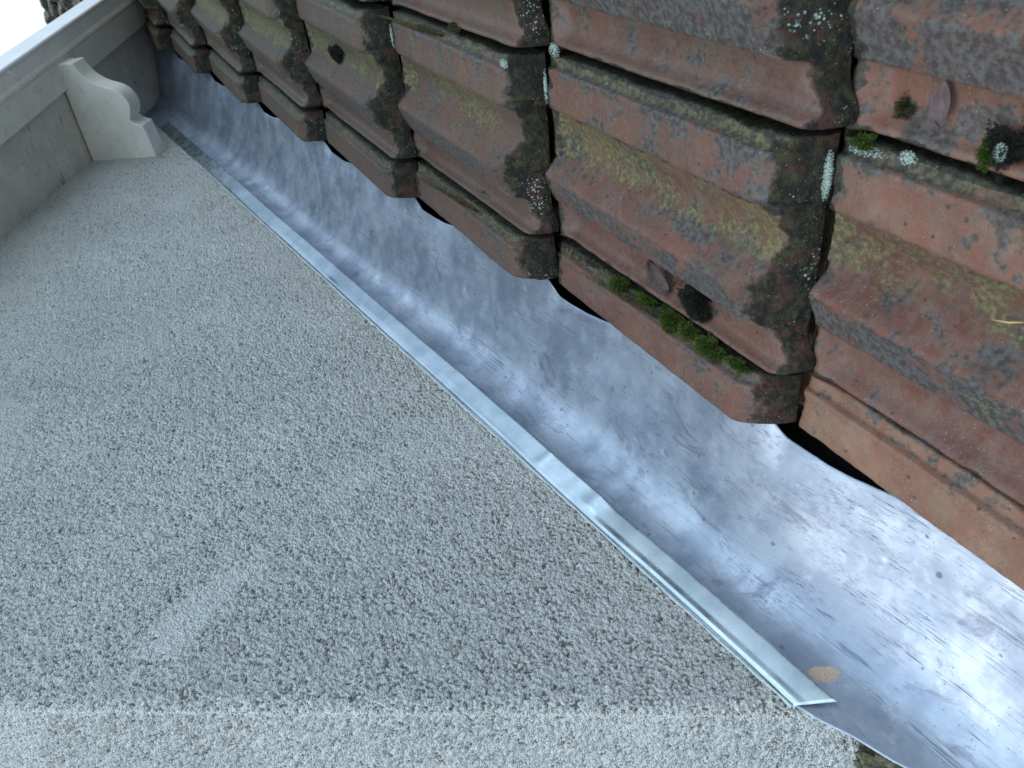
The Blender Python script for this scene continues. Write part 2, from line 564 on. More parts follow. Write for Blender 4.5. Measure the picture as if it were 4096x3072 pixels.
wall = empty('stucco_wall', (V_W, Y0, 0))
tag(wall, 'grey-white roughcast stucco wall rising beside the metal flashing', 'wall')
def wall_face():
    # parameter a: distance along the wall from the corner (finer near the camera), b: height
    nb = 1050
    a = np.r_[np.linspace(0, .9, 760, endpoint=False), .9 + np.linspace(0, 1, 420) ** 1.3 * 1.55]
    na = len(a)
    b = np.linspace(-.12, 1.42, nb)
    # finer rows close to the roof line near the corner
    A, B = np.meshgrid(a, b, indexing='ij')
    # follow the roof line: bottom edge rises with the roof, top stays at the soffit
    base = A * ST / CT - .10
    t = (B + .12) / 1.54
    Z = base + t * (1.42 - base)
    Z = np.where(base > 1.38, 1.38 + t * .02, Z)
    h, pit = stucco_h(A, Z, 3)
    edge = sstep(.0, .004, A)
    r_ = .011
    tq = np.clip(A / (r_ * 1.57), 0, 1) * math.pi / 2
    hh = h * edge + (fbm(Z * 160, Z * 0, oct=3, seed=90) - .5) * .003 * (1 - edge)
    inarc = A < r_ * 1.57
    X = np.where(inarc, -r_ * (1 - np.sin(tq)), 0) + hh * np.sin(tq) - .0022
    Yy = np.where(inarc, r_ * (1 - np.cos(tq)), A - r_ * .57) - hh * np.cos(tq)
    V = np.stack([X, Yy, Z], -1).reshape(-1, 3)
    return mesh_np('wall_face', V, grid_faces(na, nb)[:, ::-1], M_STUC, parent=wall, attrs={'pit': pit.ravel(), 'grime': np.exp(-np.clip(Z - A * ST / CT, 0, 9) / .22).ravel()})
wall_face()
def wall_return():
    na, nb = 330, 560
    a = np.linspace(0, 1, na) * .55
    b = np.linspace(-.12, .78, nb)
    A, Z = np.meshgrid(a, b, indexing='ij')
    h, pit = stucco_h(A + 3.3, Z, 21)
    edge = sstep(.0, .004, A)
    hh = h * edge + (fbm(Z * 160, Z * 0, oct=3, seed=90) - .5) * .003 * (1 - edge)
    V = np.stack([-A - .011 - .0022, -hh, Z], -1).reshape(-1, 3)
    return mesh_np('wall_return', V, grid_faces(na, nb), M_STUC, parent=wall, attrs={'pit': pit.ravel(), 'grime': np.full(A.size, .1)})
wall_return()
wc = MB()
wc.box((-.55, .006, -.4), (-.010, 2.45, 1.45))
wc.build('wall_core', M_DARK, parent=wall)

# ------------------------------------------------------------------ flashing: apron and cover strip
apron = empty('metal_flashing', R2W(0, 0, 0), (TH, 0, 0))
tag(apron, 'wide blue-grey zinc flashing curving between stucco wall and tiles', 'flashing')
prof = [(-.1988, .112), (-.1984, .092), (-.1974, .073), (-.1950, .058), (-.190, .0465), (-.182, .0385), (-.171, .0320), (-.156, .0260), (-.138, .0200), (-.120, .0148), (-.102, .0100), (-.085, .0055), (-.070, .0015), (-.058, -.0020)]
def resample(pts, n):
    P = np.array(pts, float)
    # smooth with Catmull-like subdivision
    for _ in range(2):
        Q = np.empty((2 * len(P) - 1, 2))
        Q[::2] = P
        Q[1::2] = (P[:-1] + P[1:]) / 2
        Q[2:-1:2] = Q[2:-1:2] * .5 + (Q[1:-2:2] + Q[3::2]) * .25
        P = Q
    d = np.r_[0, np.cumsum(np.hypot(*np.diff(P, axis=0).T))]
    t = np.linspace(0, d[-1], n)
    return np.stack([np.interp(t, d, P[:, 0]), np.interp(t, d, P[:, 1])], 1), t / d[-1]
def make_apron():
    n_u, n_p = 900, 90
    pr, tt = resample(prof, n_p)
    u = np.linspace(-.62, 2.25, n_u)
    U, T = np.meshgrid(u, tt, indexing='ij')
    Vv = np.repeat(pr[None, :, 0], n_u, 0).copy()
    Zz = np.repeat(pr[None, :, 1], n_u, 0).copy()
    flat = sstep(.18, .45, T)
    # hand-dressed dents: long soft waves, crosswise creases, small hammer marks
    d = (fbm(U * 4.5, Vv * 7, oct=1, seed=4) - .5) * .0110 + (fbm(U * 13, Vv * 10, oct=1, seed=6) - .5) * .0032
    sc = (U / .335 - .10) + (fbm(U * 3, U * 0 + 7, oct=1, seed=61) - .5) * .35
    d += .0030 * np.cos(2 * math.pi * sc) * np.exp(-((T - .74) / .20) ** 2)
    d += (fbm(U * 26, Vv * 12, oct=2, seed=14) - .5) * .0005
    d += (fbm(U * 90, Vv * 26, oct=2, seed=24) - .5) * .00015
    Zz += d * flat
    # the free edge is dressed up and down over the tile butts
    ph = (U / .335)
    Zz += sstep(.62, 1.0, T) * (.0025 * np.cos(2 * math.pi * (ph + .12)) + .003 * (fbm(U * 11, U * 0, oct=2, seed=8) - .5))
    f_ = np.mod(-ph, 1.0)
    ext = sstep(.10, .50, f_) * (1 - sstep(.90, 1.0, f_))
    Vv += sstep(.7, 1.0, T) * (.0135 * ext + .005 * (fbm(U * 16, U * 0 + 3, oct=3, seed=9) - .5))
    # puckers along the foot of the upstand
    pk = np.exp(-((T - .30) / .07) ** 2)
    bu = np.zeros_like(U)
    for c0, a0, w0 in ((-.035, .0022, .010), (-.012, .0016, .007), (.165, .0018, .012), (.215, .0018, .014), (.30, .0018, .018), (.38, .0016, .016)):
        bu += a0 * np.exp(-((U - c0) / w0) ** 2)
    Vv += bu * pk
    Zz += bu * pk * .8
    # past the corner of the wall the upstand is trimmed lower
    topz = np.interp(-u, [.0, .118, .14, .163, .192, .215, .3, .62], [.112, .1115, .106, .097, .090, .082, .06, .05])
    s_ = (topz / .112)[:, None]
    lower = (1 - sstep(.0, .34, T))
    Zz = Zz * (1 - lower * (1 - s_))
    stain = np.exp(-(((U + .113 - (Zz - .074) * .5) / .010) ** 2 + ((Zz - .072) / .013) ** 2)) * .95
    V = np.stack([Vv, U, Zz], -1).reshape(-1, 3)
    return mesh_np('apron', V, grid_faces(n_u, n_p)[:, ::-1], M_ZINC, parent=apron, attrs={'stain': stain.ravel()})
ap = make_apron()
sm = ap.modifiers.new('thick', 'SOLIDIFY')
sm.thickness = .0007
sm.offset = -1

def make_strip():
    # profile (v, z): folded top lip in the render, face kicking out to a hemmed drip
    p2 = [(-.2035, .1114), (-.1990, .1118), (-.1968, .1110), (-.1958, .1094), (-.1952, .1078), (-.1903, .0885), (-.1897, .0862), (-.1904, .0850), (-.1915, .0854)]
    pr, tt = resample(p2, 44)
    n_u = 760
    ue = np.linspace(0, 1, n_u)
    lo_u, hi_u = -.1205, 1.95
    U = lo_u + ue[:, None] * (hi_u - lo_u) + 0 * tt[None, :]
    Vv = np.repeat(pr[None, :, 0], n_u, 0).copy()
    Zz = np.repeat(pr[None, :, 1], n_u, 0).copy()
    # plumb cut end: shift along the slope so the end lies in the wall's vertical corner plane
    cut = (Zz - .111) * ST / CT
    U = U + cut * (1 - ue[:, None]) ** 40
    face = sstep(.2, .45, tt)[None, :] * (1 + 0 * U)
    dent = np.zeros_like(U)
    for c0, a0, w0 in ((.158, .0016, .012), (.247, .0007, .006), (.45, .0008, .03), (.83, -.0008, .03)):
        dent += a0 * np.exp(-((U - c0) / w0) ** 2) * (.4 + .6 * face)
    tw = (fbm(U * 5, U * 0, oct=3, seed=41) - .5) * .0050
    tw = tw * .4 + (.0020 - .0026 * (1 - sstep(.13, .19, U))) * np.linspace(0, 1, 44)[None, :] ** 1.5
    Vv = Vv + (tw + dent) * face
    Zz = Zz + (fbm(U * 6, U * 0 + 9, oct=2, seed=42) - .5) * .0022 - dent * .1 * face
    V = np.stack([Vv, U, Zz], -1).reshape(-1, 3)
    o = mesh_np('cover_strip', V, grid_faces(n_u, 44)[:, ::-1], M_STRIP, attrs={'stain': np.zeros(U.size)})
    m = o.modifiers.new('thick', 'SOLIDIFY')
    m.thickness = .0009
    m.offset = -1
    return o
strip = make_strip()
strip.rotation_euler = (TH, 0, 0)
tag(strip, 'narrow bright zinc cover strip with dented face along the stucco wall', 'cover strip')

def make_sealant():
    n = 500
    u = np.linspace(-.118, 1.6, n)
    k = 7
    vs = []
    wob = fbm(u * 60, u * 0, oct=3, seed=51)
    for i in range(n):
        r = .0006 + .0014 * wob[i]
        for j in range(k):
            a = math.pi * (j / (k - 1))
            vs.append((-.2005 + .0012 + r * math.sin(a) * .8, u[i], .1135 + r * -math.cos(a) * 1.1 + .0012 * (wob[i] - .5)))
    return mesh_np('sealant_bead', np.array(vs), grid_faces(n, k), M_SEAL)
seal = make_sealant()
seal.rotation_euler = (TH, 0, 0)
tag(seal, 'thin crumbly pale sealant bead between cover strip and stucco', 'sealant')

# mossy mortar behind the trimmed upstand at the bottom edge
def lump(name, mat, loc, size, n=28, seed=1, amp=.35, rot=(0, 0, 0), freq=3.0, flat=0.0, parent=None):
    th = np.linspace(0, math.pi, n)
    ph = np.linspace(0, 2 * math.pi, 2 * n, endpoint=False)
    T_, P_ = np.meshgrid(th, ph, indexing='ij')
    x, y, z = np.sin(T_) * np.cos(P_), np.sin(T_) * np.sin(P_), np.cos(T_)
    r = 1 + amp * (fbm(x * freq + seed, y * freq, z * freq, oct=4, seed=seed, gain=.62) - .5) * 2
    x, y, z = x * r * size[0], y * r * size[1], z * r * size[2]
    V = np.stack([x, y, z], -1).reshape(-1, 3)
    nv = 2 * n
    F = []
    for i in range(n - 1):
        for j in range(nv):
            F.append((i * nv + j, (i + 1) * nv + j, (i + 1) * nv + (j + 1) % nv, i * nv + (j + 1) % nv))
    o = mesh_np(name, V, np.array(F), mat, parent=parent)
    o.location = loc
    o.rotation_euler = rot
    return o
mo = lump('mortar_lump', M_MORTAR, R2W(-.215, -.235, .078), (.030, .05, .022), 40, 5, .45, (TH, 0, 0), 6)
tag(mo, 'mossy mortar lump behind the flashing at the bottom edge', 'mortar')

# ------------------------------------------------------------------ roof tiles
L, W_ = .335, .198
TILT = .037
RIB = [(-.0400, -.040), (-.0400, -.012), (-.0399, -.001), (-.0388, .0020), (-.0365, .0026), (-.030, .0024), (-.018, .0016), (-.008, .0012), (-.0035, .0016),
       (-.0018, .0022), (-.0002, .0012), (.0006, -.0020), (.0016, -.0052), (.0035, -.0066), (.0095, -.0074), (.0106, -.0095), (.0110, -.020), (.0112, -.04)]
BODY = [(.0124, -.040), (.0126, -.022), (.0132, -.0120), (.0148, -.0066), (.0175, -.0055), (.0205, -.0072), (.025, -.0120), (.030, -.0155), (.036, -.0170), (.048, -.0162), (.0570, -.0145), (.0600, -.0125), (.0612, -.0040), (.0622, .0004), (.0640, .0014),
        (.0925, .0118), (.0945, .0120), (.0960, .0112), (.1000, .0066), (.106, -.0010), (.113, -.0090), (.120, -.0145), (.127, -.0168), (.134, -.0162), (.142, -.0130), (.150, -.0085), (.1575, -.0045), (.1635, -.0040), (.1640, -.020), (.1640, -.040)]

def lin_resample(pts, step):
    P = np.array(pts, float)
    d = np.r_[0, np.cumsum(np.hypot(*np.diff(P, axis=0).T))]
    n = max(8, int(d[-1] / step))
    t = np.linspace(0, d[-1], n)
    return np.stack([np.interp(t, d, P[:, 0]), np.interp(t, d, P[:, 1])], 1)

def tile_piece(name, pts, seed, step, parent, age, orange, wth_b, grn_b, is_rib, lich=.5, warp=0.0, gap=.006, crack=.004, ledge=1.0):
    if not is_rib:
        pts = [(q[0] + crack * (1 - float(sstep(.013, .034, np.array(q[0])))), q[1]) for q in pts]
    pr = lin_resample(pts, step)
    # slight rounding of the profile
    z = pr[:, 1].copy()
    for _ in range(1):
        z[1:-1] = z[1:-1] * .5 + (z[:-2] + z[2:]) * .25
    pr[:, 1] = z
    v = pr[:, 0]
    top = np.interp(v, [.0, .02, .06, .065, .095, .13, .164], [0, 0, 0, 1, 1, .0, 0]) if not is_rib else np.ones_like(v)
    Lend = L - gap + (.0 if is_rib else 1.0) * .012 * np.exp(-((v - .026) / .016) ** 2)
    Rn = (.038 if is_rib else .020 + .022 * top)
    # length parameter 0..1 for the straight part, 1..2 nose, 2..3 underside return
    ns = int(.40 / (step * 1.5))
    nn = max(8, int(.05 / step))
    s0 = -.06
    rows_s, rows_z, rows_f = [], [], []
    for i in range(ns):
        f = i / ns
        rows_s.append(s0 + f * (Lend - Rn - s0))
        rows_z.append(pr[:, 1] + TILT * (s0 + f * (Lend - Rn - s0)) / L)
        rows_f.append(np.zeros_like(v))
    zl = -.0055 + .0012 * np.sin(v * 40) + 0 * v      # height (in the lower tile's frame) of the butt's lower edge
    ztop_n = pr[:, 1] + TILT * (Lend - Rn) / L
    zl = np.where(ztop_n < zl, ztop_n - .0005, zl)
    # bodies: round over; rib: flatter, sharper block end
    pw = (1.45 + 0 * v) if is_rib else 1.7 - .45 * np.clip(top, 0, 1)
    for i in range(nn + 1):
        q = i / nn
        ang = q * math.pi / 2
        cx, cz = math.sin(ang) ** (2 / pw), math.cos(ang) ** (2 / pw)
        rows_s.append(Lend - Rn + Rn * cx)
        rows_z.append(zl + (ztop_n + TILT * Rn * cx / L - zl) * cz)
        rows_f.append(np.full_like(v, q))
    for i in range(1, 4):
        rows_s.append(Lend - .012 * i)
        rows_z.append(zl + .001 * i)
        rows_f.append(np.ones_like(v))
    S = np.array([np.broadcast_to(r, v.shape) for r in rows_s])
    Z = np.array(rows_z)
    Fq = np.array(rows_f)
    Vv = np.repeat(v[None, :], S.shape[0], 0).copy()
    if not is_rib:      # the roll draws away from the ledge towards the butt end
        Vv = Vv + crack * .45 * sstep(.12, .32, S) * (1 - sstep(.015, .040, Vv))
    # clay warp, chips and moss thickness
    sd = seed * 3.17
    Z = Z + (fbm(Vv * 14 + sd, S * 14, oct=2, seed=seed) - .5) * .0022 + (fbm(Vv * 60 + sd, S * 60, oct=2, seed=seed + 3) - .5) * .0008
    Z = Z + warp * S
    Z = Z + np.clip(-.0035 - pr[None, :, 1], 0, .016) * (1 - sstep(.002, .026, S)) * (pr[None, :, 1] > -.0175)
    Z = Z - .022 * (1 - sstep(-.0035, .0030, S + (fbm(Vv * 90 + sd, S * 0, oct=2, seed=seed + 61) - .5) * .004))
    # butt band: from just before the nose to its lower edge
    band = np.clip((S - (Lend - Rn * (1.08 if not is_rib else .98))) / (Rn * .5 + .006), 0, 1)
    front = np.clip(band * (.80 if is_rib else .98), 0, 1)
    mo_ = fbm(Vv * 180 + sd, S * 180, Z * 180, oct=3, seed=seed + 7, gain=.6)
    mo2 = fbm(Vv * 60 + sd, S * 60, Z * 60, oct=2, seed=seed + 8)
    moss = sstep(.42, .6, front * .8 + (mo2 - .45) * 1.1)
    thick = moss * (mo_ - .25) * (.0042 if not is_rib else .0022)
    S = S + thick * .8 * (Fq > 0)
    Z = Z + thick * .9
    # irregular broken edges on the ledge beside the crack
    if is_rib:
        edge = np.exp(-((Vv - .0105) / .0022) ** 2)
        Vv = Vv + edge * (fbm(S * 45 + sd, S * 0, oct=3, seed=seed + 12) - .5) * .0045
        Vv = Vv + np.exp(-((Vv + .04) / .002) ** 2) * (fbm(S * 70 + sd, S * 0 + 2, oct=3, seed=seed + 13) - .5) * .0030
    else:
        edge = np.exp(-((Vv - .0135) / .003) ** 2)
        Vv = Vv + edge * (fbm(S * 30 + sd, S * 0 + 5, oct=3, seed=seed + 14) - .4) * .004
    # growth masks
    if is_rib:
        wth = np.where(Vv < .001, .42, .80) + .45 * front + .0 * S + .25 * np.exp(-((Vv + .002) / .004) ** 2)
        grn = np.where(Vv > .0008, .85, .25) + 0 * S
        clean = np.full_like(S, .5)
        lic = .35 + .45 * front + 0 * S
    else:
        pan = sstep(.014, .02, Vv) * (1 - sstep(.058, .064, Vv))
        face = sstep(.060, .065, Vv) * (1 - sstep(.090, .098, Vv))
        tro = sstep(.098, .118, Vv)
        wth = .12 + .0 * S + .68 * face + .50 * tro * (1 - tro * .4) + .34 * np.exp(-((Vv - .104) / .008) ** 2) + .18 * pan * (fbm(Vv * 10, S * 10 + sd, oct=2, seed=seed + 31) - .2)
        grn = .05 + .28 * face + .95 * tro * (1 - .35 * sstep(.152, .162, Vv)) - .25 * np.exp(-((Vv - .105) / .010) ** 2)
        clean = pan
        lic = .22 + .62 * front + 0 * S
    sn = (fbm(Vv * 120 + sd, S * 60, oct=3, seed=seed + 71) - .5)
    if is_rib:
        crev_dirt_shade = sstep(.0055, .0105, Vv + sn * .006) * (.25 if ledge == 0 else 1)  # mask for crack dirt and painted-in shade, also at tile heads
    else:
        crev_dirt_shade = 1 - sstep(.0135 + crack, .0185 + crack, Vv + sn * .008)
        crev_dirt_shade = np.maximum(crev_dirt_shade, .85 * sstep(.153, .160, Vv + sn * .012))
    crev_dirt_shade = np.maximum(crev_dirt_shade, (1 - sstep(.002, .016, S + sn * .022)) * (.35 if age < .03 else .9))
    wth = wth + wth_b
    grn = grn + grn_b
    V = np.stack([Vv, -S, Z], -1).reshape(-1, 3)
    attrs = {'crev_dirt_shade': crev_dirt_shade.ravel(), 'front': front.ravel(), 'weather': np.clip(wth, 0, 1.3).ravel(), 'green': np.clip(grn, 0, 1.3).ravel(), 'clean': clean.ravel(),
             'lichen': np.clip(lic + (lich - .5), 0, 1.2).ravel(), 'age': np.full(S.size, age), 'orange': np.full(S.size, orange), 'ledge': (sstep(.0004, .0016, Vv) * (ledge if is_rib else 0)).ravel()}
    # local frame: x = away from wall, y = up the slope
    return mesh_np(name, V, grid_faces(S.shape[0], len(v)), M_TILE, parent=parent, attrs=attrs)

def tile_thing(k, i, step, seed, **kw):
    du, dv = kw.pop('du', 0), kw.pop('dv', 0)
    t = empty('roof_tile', R2W(k * L + du, (i - 1) * W_ + dv, kw.pop('dz', 0)), (TH, kw.pop('roll', 0), kw.pop('yaw', 0)))
    a = dict(age=.1, orange=0, wth_b=0, grn_b=0, gap=.0075, crack=.0065, ledge=1.0)
    a.update(kw)
    rib_or = a.pop('rib_orange', a['orange'])
    rib_w = a.pop('rib_w', a['wth_b'])
    rib_g = a.pop('rib_g', a['grn_b'])
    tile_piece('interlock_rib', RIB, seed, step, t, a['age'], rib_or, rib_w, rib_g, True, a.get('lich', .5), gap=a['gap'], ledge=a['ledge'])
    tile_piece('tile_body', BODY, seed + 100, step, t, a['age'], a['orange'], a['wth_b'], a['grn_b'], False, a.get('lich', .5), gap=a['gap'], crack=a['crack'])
    return t

ORD = ['lowest', 'second', 'third', 'fourth', 'fifth', 'sixth', 'seventh', 'eighth', 'ninth']
COLN = {1: 'beside the flashing', 2: 'second column out', 3: 'third column out'}
LOOK = {(0, 1): 'clean red terracotta tile with orange rib', (1, 1): 'terracotta tile with bright green moss in its groove', (2, 1): 'brown terracotta tile with mossy rounded end',
        (3, 1): 'olive stained tile with a dark moss clump', (0, 2): 'orange and grey tile carrying a fallen leaf', (1, 2): 'wide weathered pinkish tile with black mossy end'}
SPEC = {
    (0, 1): dict(age=.02, crack=.0006, rib_orange=.9, rib_w=-.40, rib_g=-.75, ledge=0, orange=0, wth_b=0.0, grn_b=.06, step=.0017),
    (1, 1): dict(age=.22, gap=.003, rib_w=-.18, rib_g=.05, wth_b=-.02, grn_b=.05, step=.0017),
    (2, 1): dict(age=.60, gap=.009, rib_w=-.2, grn_b=.08, wth_b=-.05, step=.0019),
    (3, 1): dict(age=.80, rib_w=-.2, grn_b=.22, wth_b=-.08, step=.0022),
    (4, 1): dict(age=.85, rib_w=-.2, grn_b=.30, wth_b=-.10, step=.0026),
    (0, 2): dict(age=.04, crack=.003, rib_w=.05, wth_b=.30, grn_b=-.05, orange=.45, step=.0017),
    (1, 2): dict(age=.45, gap=.003, crack=.004, rib_w=.06, rib_g=.1, wth_b=.10, grn_b=.18, step=.0019),
    (2, 2): dict(age=.65, gap=.008, crack=.004, rib_w=.0, rib_g=.15, wth_b=.02, grn_b=.30, step=.0024),
}
for i in (1, 2, 3):
    for k in range(-1, 8):
        sp = dict(SPEC.get((k, i), dict(age=.88, rib_w=-.15, wth_b=-.08, grn_b=.34 + .3 * random.random(), step=.0030)))
        if i == 3 or k < 0:
            sp['step'] = .005
        step = sp.pop('step')
        du = {(1, 1): .0, (2, 1): .002}.get((k, i), random.uniform(-.003, .003))
        t = tile_thing(k, i, step, 10 + (k + 1) * 7 + i * 131, du=du, dv=random.uniform(-.0015, .0015), dz=random.uniform(-.001, .001),
                       yaw=random.uniform(-.004, .004), **sp)
        look = LOOK.get((k, i), 'mossy dull terracotta tile')
        tag(t, '%s, %s course up, %s' % (look, ORD[k + 1] if k >= 0 else 'lowest', COLN[i]), 'roof tile', 'interlocking clay tiles on the slope', 'thing')

# far upper courses of the same slope, seen past the gutter
far_src = {}
ORD2 = ['first', 'second', 'third', 'fourth', 'fifth', 'sixth', 'seventh', 'eighth']
for kk in range(8, 16):
    for i in range(-2, 2):
        if (kk + i) % 3 not in far_src:
            t = tile_thing(kk, i, .0052, 400 + kk, age=.85, wth_b=.15, grn_b=.15)
            far_src[(kk + i) % 3] = t
        else:
            src = far_src[(kk + i) % 3]
            t = src.copy()
            scn.collection.objects.link(t)
            for ch in src.children:
                c_ = ch.copy()
                scn.collection.objects.link(c_)
                c_.parent = t
            t.location = R2W(kk * L, (i - 1) * W_, random.uniform(-.003, .003))
        tag(t, 'grey mossy tile beyond the gutter, %s course down from the ridge, %s in its row' % (ORD2[15 - kk], ORD2[i + 2]), 'roof tile', 'far tiles beyond the gutter', 'thing')

# black sheet added below the tiles so the gaps read as deep shade
ul = MB()
ul.add([(-.055, -.42, -.034), (.62, -.42, -.034), (.62, 2.25, -.034), (-.055, 2.25, -.034)], [(0, 1, 2, 3)])
ul.add([(-.9, 2.25, -.036), (.62, 2.25, -.036), (.62, 5.1, -.036), (-.9, 5.1, -.036)], [(0, 1, 2, 3)])
uo = ul.build('gap_black_sheet', M_DARK)
uo.rotation_euler = (TH, 0, 0)
tag(uo, kind='structure')
deck = MB()
deck.box((-.26, -.7, -.09), (.62, 5.1, -.045))
do = deck.build('roof_deck', M_DARK)
do.rotation_euler = (TH, 0, 0)
tag(do, kind='structure')

# ------------------------------------------------------------------ eaves of the upper roof
def eave_pt(x, y, z):
    """eave line rises and splays slightly as it runs back"""
    return (x + .065 * (y - 1.0), y, z + .055 * (y - 1.0))
eave = empty('roof_eave', (0, 0, 0))
tag(eave, 'painted timber eave with cracked soffit boards above the stucco wall', 'eave')
Y1, Y2 = -.1, 2.3
def long_box(name, mat, x0, x1, z0, z1, y0=Y1, y1=Y2, bevel=.0015, parent=eave):
    m = MB()
    m.box((x0, y0, z0), (x1, y1, z1))
    m.v = [eave_pt(*p) for p in m.v]
    return m.build(name, mat, parent=parent, bevel=bevel)
yb = Y1
while yb < Y2:
    wv = .43
    long_box('soffit_board', M_SOFF, -.30, -.030, 1.334, 1.36, yb + .0008, min(yb + wv, Y2) - .0008, .001)
    yb += wv
long_box('beam', M_PAINT, -.052, .006, 1.322, 1.45)
m = MB()
m.tube([eave_pt(.012, y, 1.330) for y in np.linspace(Y1, Y2, 8)], .0095, 20)
m.build('moulding', M_PAINT, parent=eave, smooth=True)
long_box('roof_slab', M_DARK, -.62, -.02, 1.375, 1.46)

gut = empty('gutter', (0, 0, 0))
tag(gut, 'pale painted gutter with a seam running along the eave', 'gutter')
long_box('trough', M_GUT, .016, .0500, 1.328, 1.40, bevel=.003, parent=gut)
m = MB()
m.tube([eave_pt(.0535, y, 1.329) for y in np.linspace(Y1, Y2, 8)], .0048, 14)
m.build('bead', M_GUT, parent=gut, smooth=True)
for ys in (1.12, 1.9):
    m = MB()
    m.tube([eave_pt(.018, ys, 1.3275), eave_pt(.052, ys - .035, 1.3275)], .0028, 8)
    m.build('seam', M_GUT, parent=gut, smooth=True)

def corbel(y, thick, label, dx=0.0):
    poly = [(-.205, 1.345), (.020, 1.345), (.020, 1.303), (.006, 1.297), (-.010, 1.288), (-.022, 1.276), (-.030, 1.264), (-.036, 1.250), (-.040, 1.238), (-.046, 1.226), (-.055, 1.216), (-.067, 1.209), (-.080, 1.206), (-.092, 1.208),
            (-.104, 1.213), (-.113, 1.218), (-.121, 1.211), (-.126, 1.198), (-.128, 1.192), (-.205, 1.184)]
    crv = np.array(poly[3:16])
    fine_ = []
    for q in range(len(crv) - 1):
        p0, p1, p2, p3 = crv[max(q - 1, 0)], crv[q], crv[q + 1], crv[min(q + 2, len(crv) - 1)]
        for t_ in (0, .25, .5, .75):
            fine_.append(tuple(.5 * ((2 * p1) + (p2 - p0) * t_ + (2 * p0 - 5 * p1 + 4 * p2 - p3) * t_ ** 2 + (3 * p1 - p0 - 3 * p2 + p3) * t_ ** 3)))
    poly = poly[:3] + fine_ + poly[15:]
    m = MB()
    m.prism([(p[0] + dx, p[1]) for p in poly][::-1], y, y + thick)
    o = m.build('corbel', M_PAINT, bevel=.0018)
    tag(o, label, 'corbel')
    return o
corbel(1.268, .052, 'off-white scroll-cut timber corbel between stucco wall and soffit')
# torn paint flake and cobweb where the corbel meets the moulding
m = MB()
fl = [(.010, 1.258, 1.318), (.018, 1.275, 1.316), (.022, 1.300, 1.313), (.018, 1.335, 1.309), (.008, 1.318, 1.311), (-.002, 1.295, 1.314), (.0, 1.27, 1.316)]
m.add(fl + [(p[0], p[1], p[2] - .0012) for p in fl], [tuple(range(7)), tuple(range(13, 6, -1))] + [(i, (i + 1) % 7, (i + 1) % 7 + 7, i + 7) for i in range(7)])
tag(m.build('paint_flake', M_GUT), 'torn pale paint flake peeling above the near corbel', 'paint flake')

# ------------------------------------------------------------------ moss, lichen, leaves on the tiles
def roof_at(k, i, v, s, h=0.0):
    """point on a tile's top surface: v across, s down from its head"""
    pts = RIB if v < .0115 else BODY
    z = float(np.interp(v, [p[0] for p in pts], [p[1] for p in pts]))
    return R2W(k * L - s, (i - 1) * W_ + v, z + TILT * s / L + h)

def tuft(name, mat, k, i, v, s, rv, rs, hgt, n, seed, label, cat, group=None, h0=0.0, blade=.0022, wid=.00035, flatb=.35, base_mat=None):
    """cushion of small pointed shoots over a low dome; one mesh"""
    r = random.Random(seed)
    vs, fs = [], []
    # dome
    nd = 14
    for a in range(nd + 1):
        for b in range(nd * 2):
            ph = a / nd * math.pi / 2
            th = b / (nd * 2) * 2 * math.pi
            rr = .92 + .20 * math.sin(3 * th + seed) + .16 * math.sin(5 * th + seed * 2) + .10 * math.sin(11 * th + seed)
            vs.append((rv * math.cos(ph) * math.cos(th) * rr * .93, rs * math.cos(ph) * math.sin(th) * rr * .93, hgt * math.sin(ph) * .85 - .002 * (a == 0)))
    for a in range(nd):
        for b in range(nd * 2):
            b2 = (b + 1) % (nd * 2)
            fs.append((a * nd * 2 + b, a * nd * 2 + b2, (a + 1) * nd * 2 + b2, (a + 1) * nd * 2 + b))
    for _ in range(n):
        th = r.uniform(0, 2 * math.pi)
        q = math.sqrt(r.random())
        rr = .92 + .20 * math.sin(3 * th + seed) + .16 * math.sin(5 * th + seed * 2) + .10 * math.sin(11 * th + seed)
        rr *= r.uniform(.85, 1.3)
        x, y = rv * q * math.cos(th) * rr, rs * q * math.sin(th) * rr
        z = hgt * math.sqrt(max(0, 1 - q * q)) * .85
        nrm = Vector((x / rv * .8, y / rs * .8, .55 + (1 - q))).normalized()
        d_ = (nrm + Vector((r.uniform(-.5, .5), r.uniform(-.5, .5), r.uniform(-.2, .5)))).normalized()
        ln = blade * r.uniform(.6, 1.3)
        side = d_.cross(Vector((r.uniform(-1, 1), r.uniform(-1, 1), r.uniform(-1, 1)))).normalized() * wid
        p = Vector((x, y, z))
        b0 = len(vs)
        vs += [tuple(p - side), tuple(p + side), tuple(p + d_ * ln * .6 + side * .8), tuple(p + d_ * ln), tuple(p + d_ * ln * .6 - side * .8)]
        fs.append((b0, b0 + 1, b0 + 2, b0 + 3, b0 + 4))
    me = bpy.data.meshes.new(name)
    me.from_pydata(vs, [], fs)
    me.materials.append(mat)
    me.polygons.foreach_set("use_smooth", [True] * len(me.polygons))
    o = bpy.data.objects.new(name, me)
    scn.collection.objects.link(o)
    o.location = roof_at(k, i, v, s, h0)
    o.rotation_euler = (TH, 0, 0)
    tag(o, label, cat, group)
    return o

